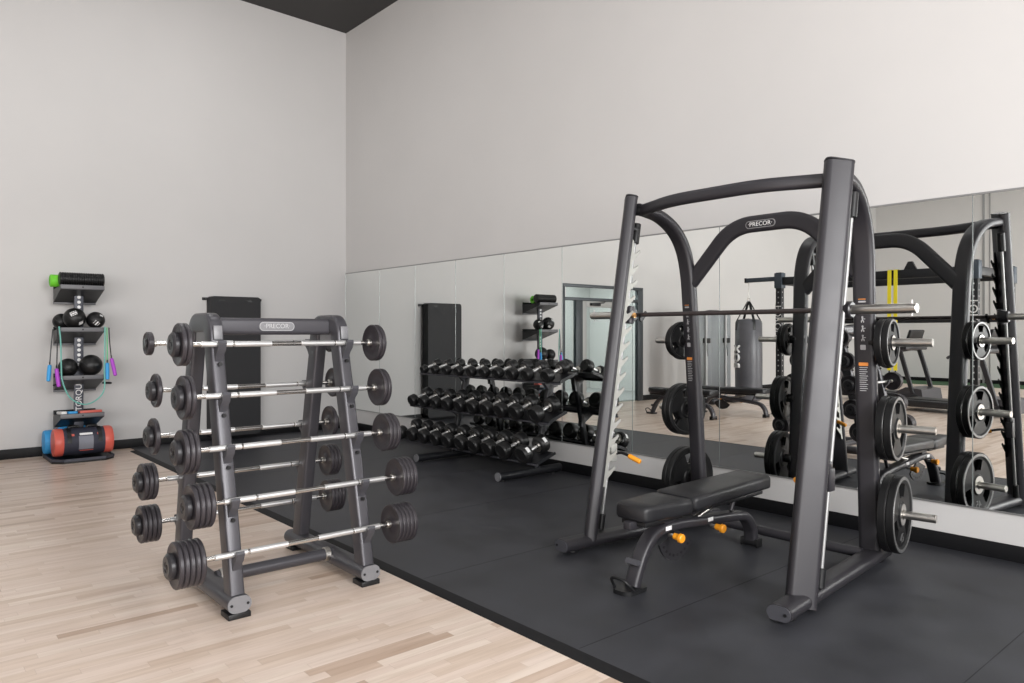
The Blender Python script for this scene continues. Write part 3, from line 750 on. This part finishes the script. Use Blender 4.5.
# power bags on the base
def power_bag(loc, L, r, label, endm, bodym, handlem, hk=1.1):
    t = thing('sandbag', label, 'sandbag', loc)
    h = L/2
    MB().lathe([(r, -h+.06), (r*1.015, -h*.4), (r*1.015, h*.4), (r, h-.06)], (0, 0, 0), (0, 1, 0), 32).build('bag_body', bodym, t)
    for s in (-1, 1):
        MB().lathe([(r*1.01, h-.085), (r*1.04, h-.07), (r*1.04, h-.02), (r*.97, h), (r*.55, h+.006), (.01, h+.006)], (0, 0, 0), (0, s, 0), 32).build('bag_end', endm, t)
        MB().sweep([(math.cos(a)*(r*1.03), s*h*.52, math.sin(a)*(r*1.03)) for a in [PI*k/12 for k in range(13)]], [(-.02, -.004), (.02, -.004), (.02, .004), (-.02, .004)], (0, 1, 0)).build('strap', black_m, t)
    for s in (-1, 1):
        hd = MB().tube(smooth_path([(0.0, s*h*.46, r*.98), (0.0, s*h*.46, r*hk), (0.0, s*h*.20, r*(hk+.03)), (0.0, s*h*.14, r*.98)]), .016, 10)
        hd.build('handle', handlem, t)
    return t
pbag = power_bag((-9.252, 1.735, .212), .565, .145, 'black tubular sandbag with red ends, front of the accessory rack base', red_m, navy_m, black_m)
m = MB(); vs = []
def bag_patch(y0, y1, a0, a1, name, mm, n=8):
    m = MB(); vs = []
    for i in range(n+1):
        a = math.radians(a0+(a1-a0)*i/n)
        for y in (y0, y1): vs.append((math.cos(a)*.1495, y, math.sin(a)*.1495))
    m.add(vs, [(2*i, 2*i+1, 2*i+3, 2*i+2) for i in range(n)]); return m.build(name, mm, pbag)
bag_patch(-.06, .08, -30, 28, 'grey_panel', mat('grey_mesh', (.20, .21, .25), .6, bump=.5, bscale=200))
bag_patch(-.05, .075, 32, 42, 'white_print', white_m, 3)
bag_patch(-.13, -.10, 30, 40, 'red_mark', red_m, 3); bag_patch(.12, .15, 30, 40, 'red_mark', red_m, 3)
bag_patch(-.05, .08, -38, -34, 'red_mark', red_m, 2)
pb2 = power_bag((-9.600, 1.70, .185), .565, .128, 'blue tubular sandbag with blue handles behind the red-ended one', blue_m, blue_m, blue_m)

for o in list(COL.objects):
    if o.parent is None and o.name.split('.')[0] in ('accessory_rack', 'foam_roller', 'medicine_ball', 'resistance_tube', 'flat_band', 'sandbag'): o.location.y -= .022

# ------------------------------------------------------------------ mats hanging on the left wall
hang = thing('mat_hanger', 'black wall rail bracket holding the hanging exercise mats', 'wall bracket', (XL, 3.58, 1.86))
MB().box((XL+.012, 3.57, 1.845), (.022, .78, .035), .003).build('wall_rail', black_m, hang, world=True)
for y in (3.195,): MB().cyl((XL+.02, y, 1.845), (XL+.045, y, 1.845), .010, 12).build('hook', black_m, hang, world=True)
for k, (x, dy) in enumerate(((XL+.0625, .0), (XL+.1375, .0))):
    o = thing('exercise_mat', 'thick black exercise mat hanging on the left wall, %s' % ('the one nearest the wall' if k == 0 else 'outer one of two'), 'exercise mat', (x, 3.56+dy, .06), group='hanging exercise mats')
    MB().prism(rrect(.655, 1.815, .045, 6), (0, 1, 0), (0, 0, 1), (0, 0, .908), .072).build('mat_sheet', matt_m, o)
    e = MB()
    for y in (-.18, .18): e.prism(rrect(.075, .022, .010, 4), (0, 1, 0), (0, 0, 1), (.0363, y, 1.765), .002)
    plab(e.build('grommet_slots', black_m, o), 'two dark hanging slots')

# ================================================================== things behind the camera, seen in the mirrors
# ---- glazed entrance in the left wall
def dbx(y0, y1, z0, z1, x=XL-.02, th=.08, b=.004): return ((x, (y0+y1)/2, (z0+z1)/2), (th, y1-y0, z1-z0), b)
fr = MB()
for a in (dbx(DY0, DY1, DZ-.06, DZ), dbx(DY1-.05, DY1, 0, DZ-.06), dbx(DY0, DY0+.17, 0, DZ-.06), dbx(DY0+.17, DY1-.05, 2.02, 2.08), dbx(.22, .40, 0, 2.02), dbx(-.82, -.74, 0, 2.02)): fr.box(*a)
d1 = struct('door_1', fr, doorframe_m)
lf = MB()
for a in (dbx(.10, .22, .01, 2.02, XL-.02, .05), dbx(-.74, -.64, .01, 2.02, XL-.02, .05), dbx(-.64, .10, 1.90, 2.02, XL-.02, .05), dbx(-.64, .10, .01, .25, XL-.02, .05)): lf.box(*a)
leaf = lf.build('door_leaf', doorleaf_m, d1)
MB().box((XL-.02, -.27, 1.075), (.008, .74, 1.65)).build('leaf_glass', glass_m, leaf)
MB().box((XL+.035, -.12, 1.955), (.05, .26, .055), .008).tube([(XL+.05, -.02, 1.96), (XL+.16, -.22, 1.985), (XL+.03, -.42, 2.03)], .010).build('door_closer', black_m, leaf)
MB().tube(smooth_path([(XL+.01, -.60, .90), (XL+.06, -.60, .92), (XL+.06, -.60, 1.18), (XL+.01, -.60, 1.20)]), .011).build('pull_handle', black_m, leaf)
MB().box((XL-.02, (DY0+.17-.82)/2, 1.01), (.008, .59, 2.02)).build('sidelight_glass', glass_m, d1)
MB().box((XL-.02, (.40+DY1-.05)/2, 1.01), (.008, .295, 2.02)).build('sidelight_glass', glass_m, d1)
MB().box((XL-.02, (DY0+DY1)/2, 2.175), (.008, 2.1, .19)).build('transom_glass', glass_m, d1)
# lobby beyond it, added as a bright backdrop behind the glass
struct('wall_lobby_backdrop', MB().box((XL-3.2, -.4, 1.5), (.1, 6, 3.2)).box((XL-1.7, 2.6, 1.5), (3, .1, 3.2)).box((XL-1.7, -3.4, 1.5), (3, .1, 3.2)).box((XL-1.7, -.4, 3.05), (3, 6, .1)), wall_m)
struct('floor.001', MB().box((XL-1.7, -.4, -.05), (3.2, 6, .1)), mat('lobby_tile', (.3, .3, .3), .4))
lob = tag(MB().box((XL-1.6, -.0, .55), (.35, .5, 1.1), .02).box((XL-1.6, -.0, 1.13), (.42, .58, .05), .01).build('lobby_stand', doorframe_m), 'dark stand in the lobby behind the glass door', 'stand')

# ---- functional training rig with punching bag
rig = thing('training_rig', 'black steel training rig with tall lettered posts, reflected in the mirrors', 'training rig', (-4.9, -1.6, 0))
def GB(mb, name, m, parent=rig, **k): return mb.build(name, m, parent, world=True, **k)
posts = [(-6.62, -1.31), (-3.64, -1.31), (-3.64, -2.9), (-6.62, -2.9)]
for i, (x, y) in enumerate(posts):
    p = GB(MB().box((x, y, 1.225), (.10, .10, 2.43), .004), 'post', rig_m)
    GB(MB().box((x, y, .008), (.22, .22, .014), .002), 'floor_plate', rig_m, p)
    h = MB()
    for k in range(24):
        z = .3+.09*k
        h.box((x, y+.0505, z), (.022, .002, .022)); h.box((x+.0505, y, z), (.002, .022, .022))
    GB(h, 'post_holes', grey_print_m, p)
    GB(MB().box((x, y, 2.30), (.135, .135, .26), .004), 'corner_sleeve', rigblue_m, p)
    if i < 2:
        text_obj('post_lettering', 'TORQUE', .16, white_m, p, (x, y+.0525, 1.58), (0, 0, -1), (-1, 0, 0), world=True)
GB(MB().box((-5.13, -1.31, 2.29), (2.87, .08, .13), .004), 'front_beam', rig_m)
GB(MB().box((-5.13, -2.9, 2.29), (2.87, .08, .13), .004), 'rear_beam', rig_m)
for x in (-6.62, -3.64): GB(MB().box((x, -2.1, 2.29), (.08, 1.5, .12), .004), 'side_beam', rig_m)
GB(MB().box((-5.13, -2.9, 1.60), (2.87, .04, .06), .003), 'cross_rail', rig_m)
arm = GB(MB().box((-6.95, -1.31, 2.335), (.62, .075, .075), .004), 'bag_arm', rigblue_m)
GB(MB().box((-7.265, -1.31, 2.335), (.03, .085, .085), .004), 'arm_cap', black_m, arm)
GB(MB().prism([(-.09, 0), (.09, 0), (.03, .12), (-.03, .12)], (1, 0, 0), (0, 0, 1), (-4.50, -1.31, 2.355), .05), 'strap_bracket', rig_m)
bag = thing('punching_bag', 'grey leather heavy punching bag hanging from the rig arm', 'punching bag', (-7.22, -1.31, .20))
MB().lathe([(.01, 0), (.19, .0), (.230, .03), (.236, .7), (.230, 1.38), (.19, 1.44), (.01, 1.46)], (0, 0, 0), (0, 0, 1), 36).build('bag_body', leather_m, bag)
s_ = MB()
for a in (0, 1.57, 3.14, 4.71):
    c, s = math.cos(a+.6), math.sin(a+.6)
    s_.sweep([(c*.236, s*.236, 1.25), (c*.232, s*.232, 1.40), (c*.02, s*.02, 1.76)], [(-.022, -.003), (.022, -.003), (.022, .003), (-.022, .003)], V((-s, c, 0)))
s_.build('hanging_strap', black_m, bag)
MB().tube([(.03*math.cos(2*PI*k/12), 0, 1.79+.03*math.sin(2*PI*k/12)) for k in range(12)], .006, 6, closed=True).cyl((0, 0, 1.82), (0, 0, 2.093), .008, 8).build('swivel_chain', steel_m, bag)
text_obj('bag_lettering', 'BOX', .20, white_m, bag, (-.105, .215, .78), (0, 0, 1), V((.90, .44, 0)), ext=.02)
# yellow suspension straps on the front beam
for k, x in enumerate((-4.78, -4.69)):
    o = thing('suspension_strap', 'yellow webbing suspension strap hanging from the rig beam, %s' % ('nearer the bag' if k == 0 else 'farther from the bag'), 'strap', (x, -1.250, 2.38), group='yellow suspension straps')
    MB().sweep([(0, -.112, -.12), (0, -.112, -.018), (0, -.055, -.016), (0, .0, -.018), (0, .012, -.4), (0, .012, -1.55)], [(-.028, -.002), (.028, -.002), (.028, .002), (-.028, .002)], (1, 0, 0)).build('webbing', yellow_m, o)
    MB().tube(smooth_path([(0, .012, -1.55), (-.03, .012, -1.68), (-.035, .012, -1.72), (.035, .012, -1.72), (.03, .012, -1.68), (0, .012, -1.55)], 3), .006, 6).cyl((-.037, .012, -1.72), (.037, .012, -1.72), .016, 12).build('handle', black_m, o)

# ---- cable machine with smoked shrouds
cab = thing('cable_machine', 'dual tower cable machine with smoked grey shrouds by the left wall', 'cable machine', (-8.75, -2.35, 0))
for k, y in enumerate((-.34, .34)):
    MB().prism(rrect(.46, 1.58, .04, 5), V((.83, -.55, 0)).normalized(), (0, 0, 1), (0, y, .98), .24).build('tower_shroud', shroud_m, cab)
    MB().cyl((.20, y+.05, .12), (.20, y+.05, 1.80), .022, 14).cyl((.26, y+.16, .12), (.26, y+.16, 1.80), .022, 14).build('guide_rail', rod_m, cab)
    MB().box((.24, y+.10, 1.25), (.10, .12, .10), .01).build('pulley_carriage', black_m, cab)
    MB().box((.05, y, .06), (.8, .34, .10), .02).build('base', frame_m, cab)
    MB().tube(smooth_path([(.27, y+.14, 1.2), (.33, y+.2, 1.0), (.36, y+.24, .95)]), .006, 6).build('cable', black_m, cab)
MB().tube(smooth_path([(-.1, -.62, 1.74), (-.02, -.45, 1.83), (.05, -.1, 1.84), (.1, .2, 1.83), (.15, .5, 1.78)]), .03, 12).build('top_tube', frame2_m, cab)

make_bench('black flat bench seen in the mirrors, nearer the glass door', (-8.15, .25, 0), math.radians(-90), None, frame2_m)
make_bench('black flat bench seen in the mirrors, in front of the cable machine', (-7.75, -.66, 0), math.radians(-90), None, frame2_m)

# ---- treadmills on the far side
def treadmill(label, loc, rz):
    t = thing('treadmill', label, 'treadmill', loc, (0, 0, rz), 'treadmills at the back of the room')
    MB().box((0, .85, .14), (.84, 1.75, .12), .03).build('deck', capd_m, t)
    MB().box((0, .9, .205), (.55, 1.5, .014), .003).build('running_belt', rub_m, t)
    MB().prism([(-.12, .06), (.42, .08), (.40, .24), (.22, .33), (-.08, .30)], (0, 1, 0), (0, 0, 1), (0, 0, 0), .80).build('motor_hood', frame2_m, t)
    for s in (-1, 1):
        MB().sweep(smooth_path([(s*.40, .08, .20), (s*.40, .24, .75), (s*.39, .34, 1.08)]), rrect(.05, .09, .02, 4), (1, 0, 0)).build('upright', frame_m, t)
        MB().tube(smooth_path([(s*.40, .30, 1.05), (s*.40, .5, 1.06), (s*.40, .78, 1.0), (s*.40, .84, .96)]), .024, 10).build('handrail', frame2_m, t)
    MB().box((0, .30, 1.10), (.86, .22, .08), .02).build('console_deck', capd_m, t)
    c = MB().box((0, .24, 1.30), (.56, .06, .34), .02, Matrix.Rotation(math.radians(18), 3, 'X')).build('console', black_m, t)
    MB().box((0, .272, 1.305), (.44, .004, .24), 0, Matrix.Rotation(math.radians(18), 3, 'X')).build('screen', darkglass_m, c)
    return t
treadmill('black treadmill by the green turf, seen in the mirrors beside the yellow straps', (-5.72, -5.3, 0), math.radians(95))
treadmill('black treadmill farther along the row, seen at the right edge of the mirrors', (-3.88, -3.85, 0), math.radians(95))
tf = MB().box((-5.0, -11.9, .006), (9.4, 1.5, .012)).build('turf_strip', turf_m); tag(tf, 'strip of green sports turf along the back wall', 'turf')

# ------------------------------------------------------------------ light
def area(name, loc, rot, sx, sy, power, col=(1, 1, 1)):
    l = bpy.data.lights.new(name, 'AREA'); l.shape = 'RECTANGLE'; l.size = sx; l.size_y = sy; l.energy = power; l.color = col
    o = bpy.data.objects.new(name, l); COL.objects.link(o); o.location = loc; o.rotation_euler = rot; return o
# daylight from the tall windows on the wall facing the left wall
for i, (y, w_, h_, z0, pw) in enumerate(((-10.0, 3.0, 3.0, .6, 300), (-6.2, 3.0, 3.0, .6, 320), (-2.4, 3.0, 3.0, .8, 330), (1.7, 2.6, 3.0, 1.3, 500))):  # first three windows are unseen, added to light the back of the room
    n = i+1
    f = MB()
    for a in (y-w_/2, y, y+w_/2): f.box((XR-.02, a, z0+h_/2), (.08, .07, h_+.07), .004)
    for z in (z0, z0+h_*.7, z0+h_): f.box((XR-.02, y, z), (.08, w_, .07), .004)
    o = struct('window_%d' % n, f, doorframe_m)
    area('window_daylight_and_fill', (XR-.075, y, z0+h_/2), (0, math.radians(90), 0), h_-.1, w_-.1, pw, (1, .995, .99))
# ceiling lamps
for x in (-7.6, -4.4, -1.2):
    for y in (-9.5, -5.5, -1.5, 2.6):
        area('ceiling_light', (x, y, ZC-.06), (0, 0, 0), 1.5, .5, 20 if y > 0 else 28, (1, .99, .98))
area('lobby_fill', (XL-1.7, -.4, 2.95), (0, 0, 0), 2.4, 4, 160)  # added lamp, brightens the backdrop seen through the door glass

wd = bpy.data.worlds.new('world'); bpy.context.scene.world = wd; wd.use_nodes = True
wd.node_tree.nodes['Background'].inputs['Color'].default_value = (.9, .95, 1, 1); wd.node_tree.nodes['Background'].inputs['Strength'].default_value = .3

# ------------------------------------------------------------------ camera
F, HY, TH = 737.5, 333., math.radians(139.3)
cam = bpy.data.cameras.new('camera'); co = bpy.data.objects.new('camera', cam); COL.objects.link(co)
cam.sensor_fit = 'HORIZONTAL'; cam.sensor_width = 36; cam.lens = F/1024*36
cam.shift_y = (HY-341.5)/1024
co.location = (0, 0, 1.4); co.rotation_euler = (math.radians(90), 0, TH-math.radians(90))
cam.clip_start = .05; cam.clip_end = 100
sc = bpy.context.scene; sc.camera = co
sc.view_settings.view_transform = 'Standard'; sc.view_settings.look = 'None'; sc.view_settings.gamma = 1; sc.view_settings.exposure = .14
sc.view_settings.use_curve_mapping = False
sc.cycles.max_bounces = 10; sc.cycles.diffuse_bounces = 5; sc.cycles.glossy_bounces = 6; sc.cycles.transmission_bounces = 8
sc.cycles.use_denoising = True
sc.cycles.caustics_reflective = False; sc.cycles.caustics_refractive = False
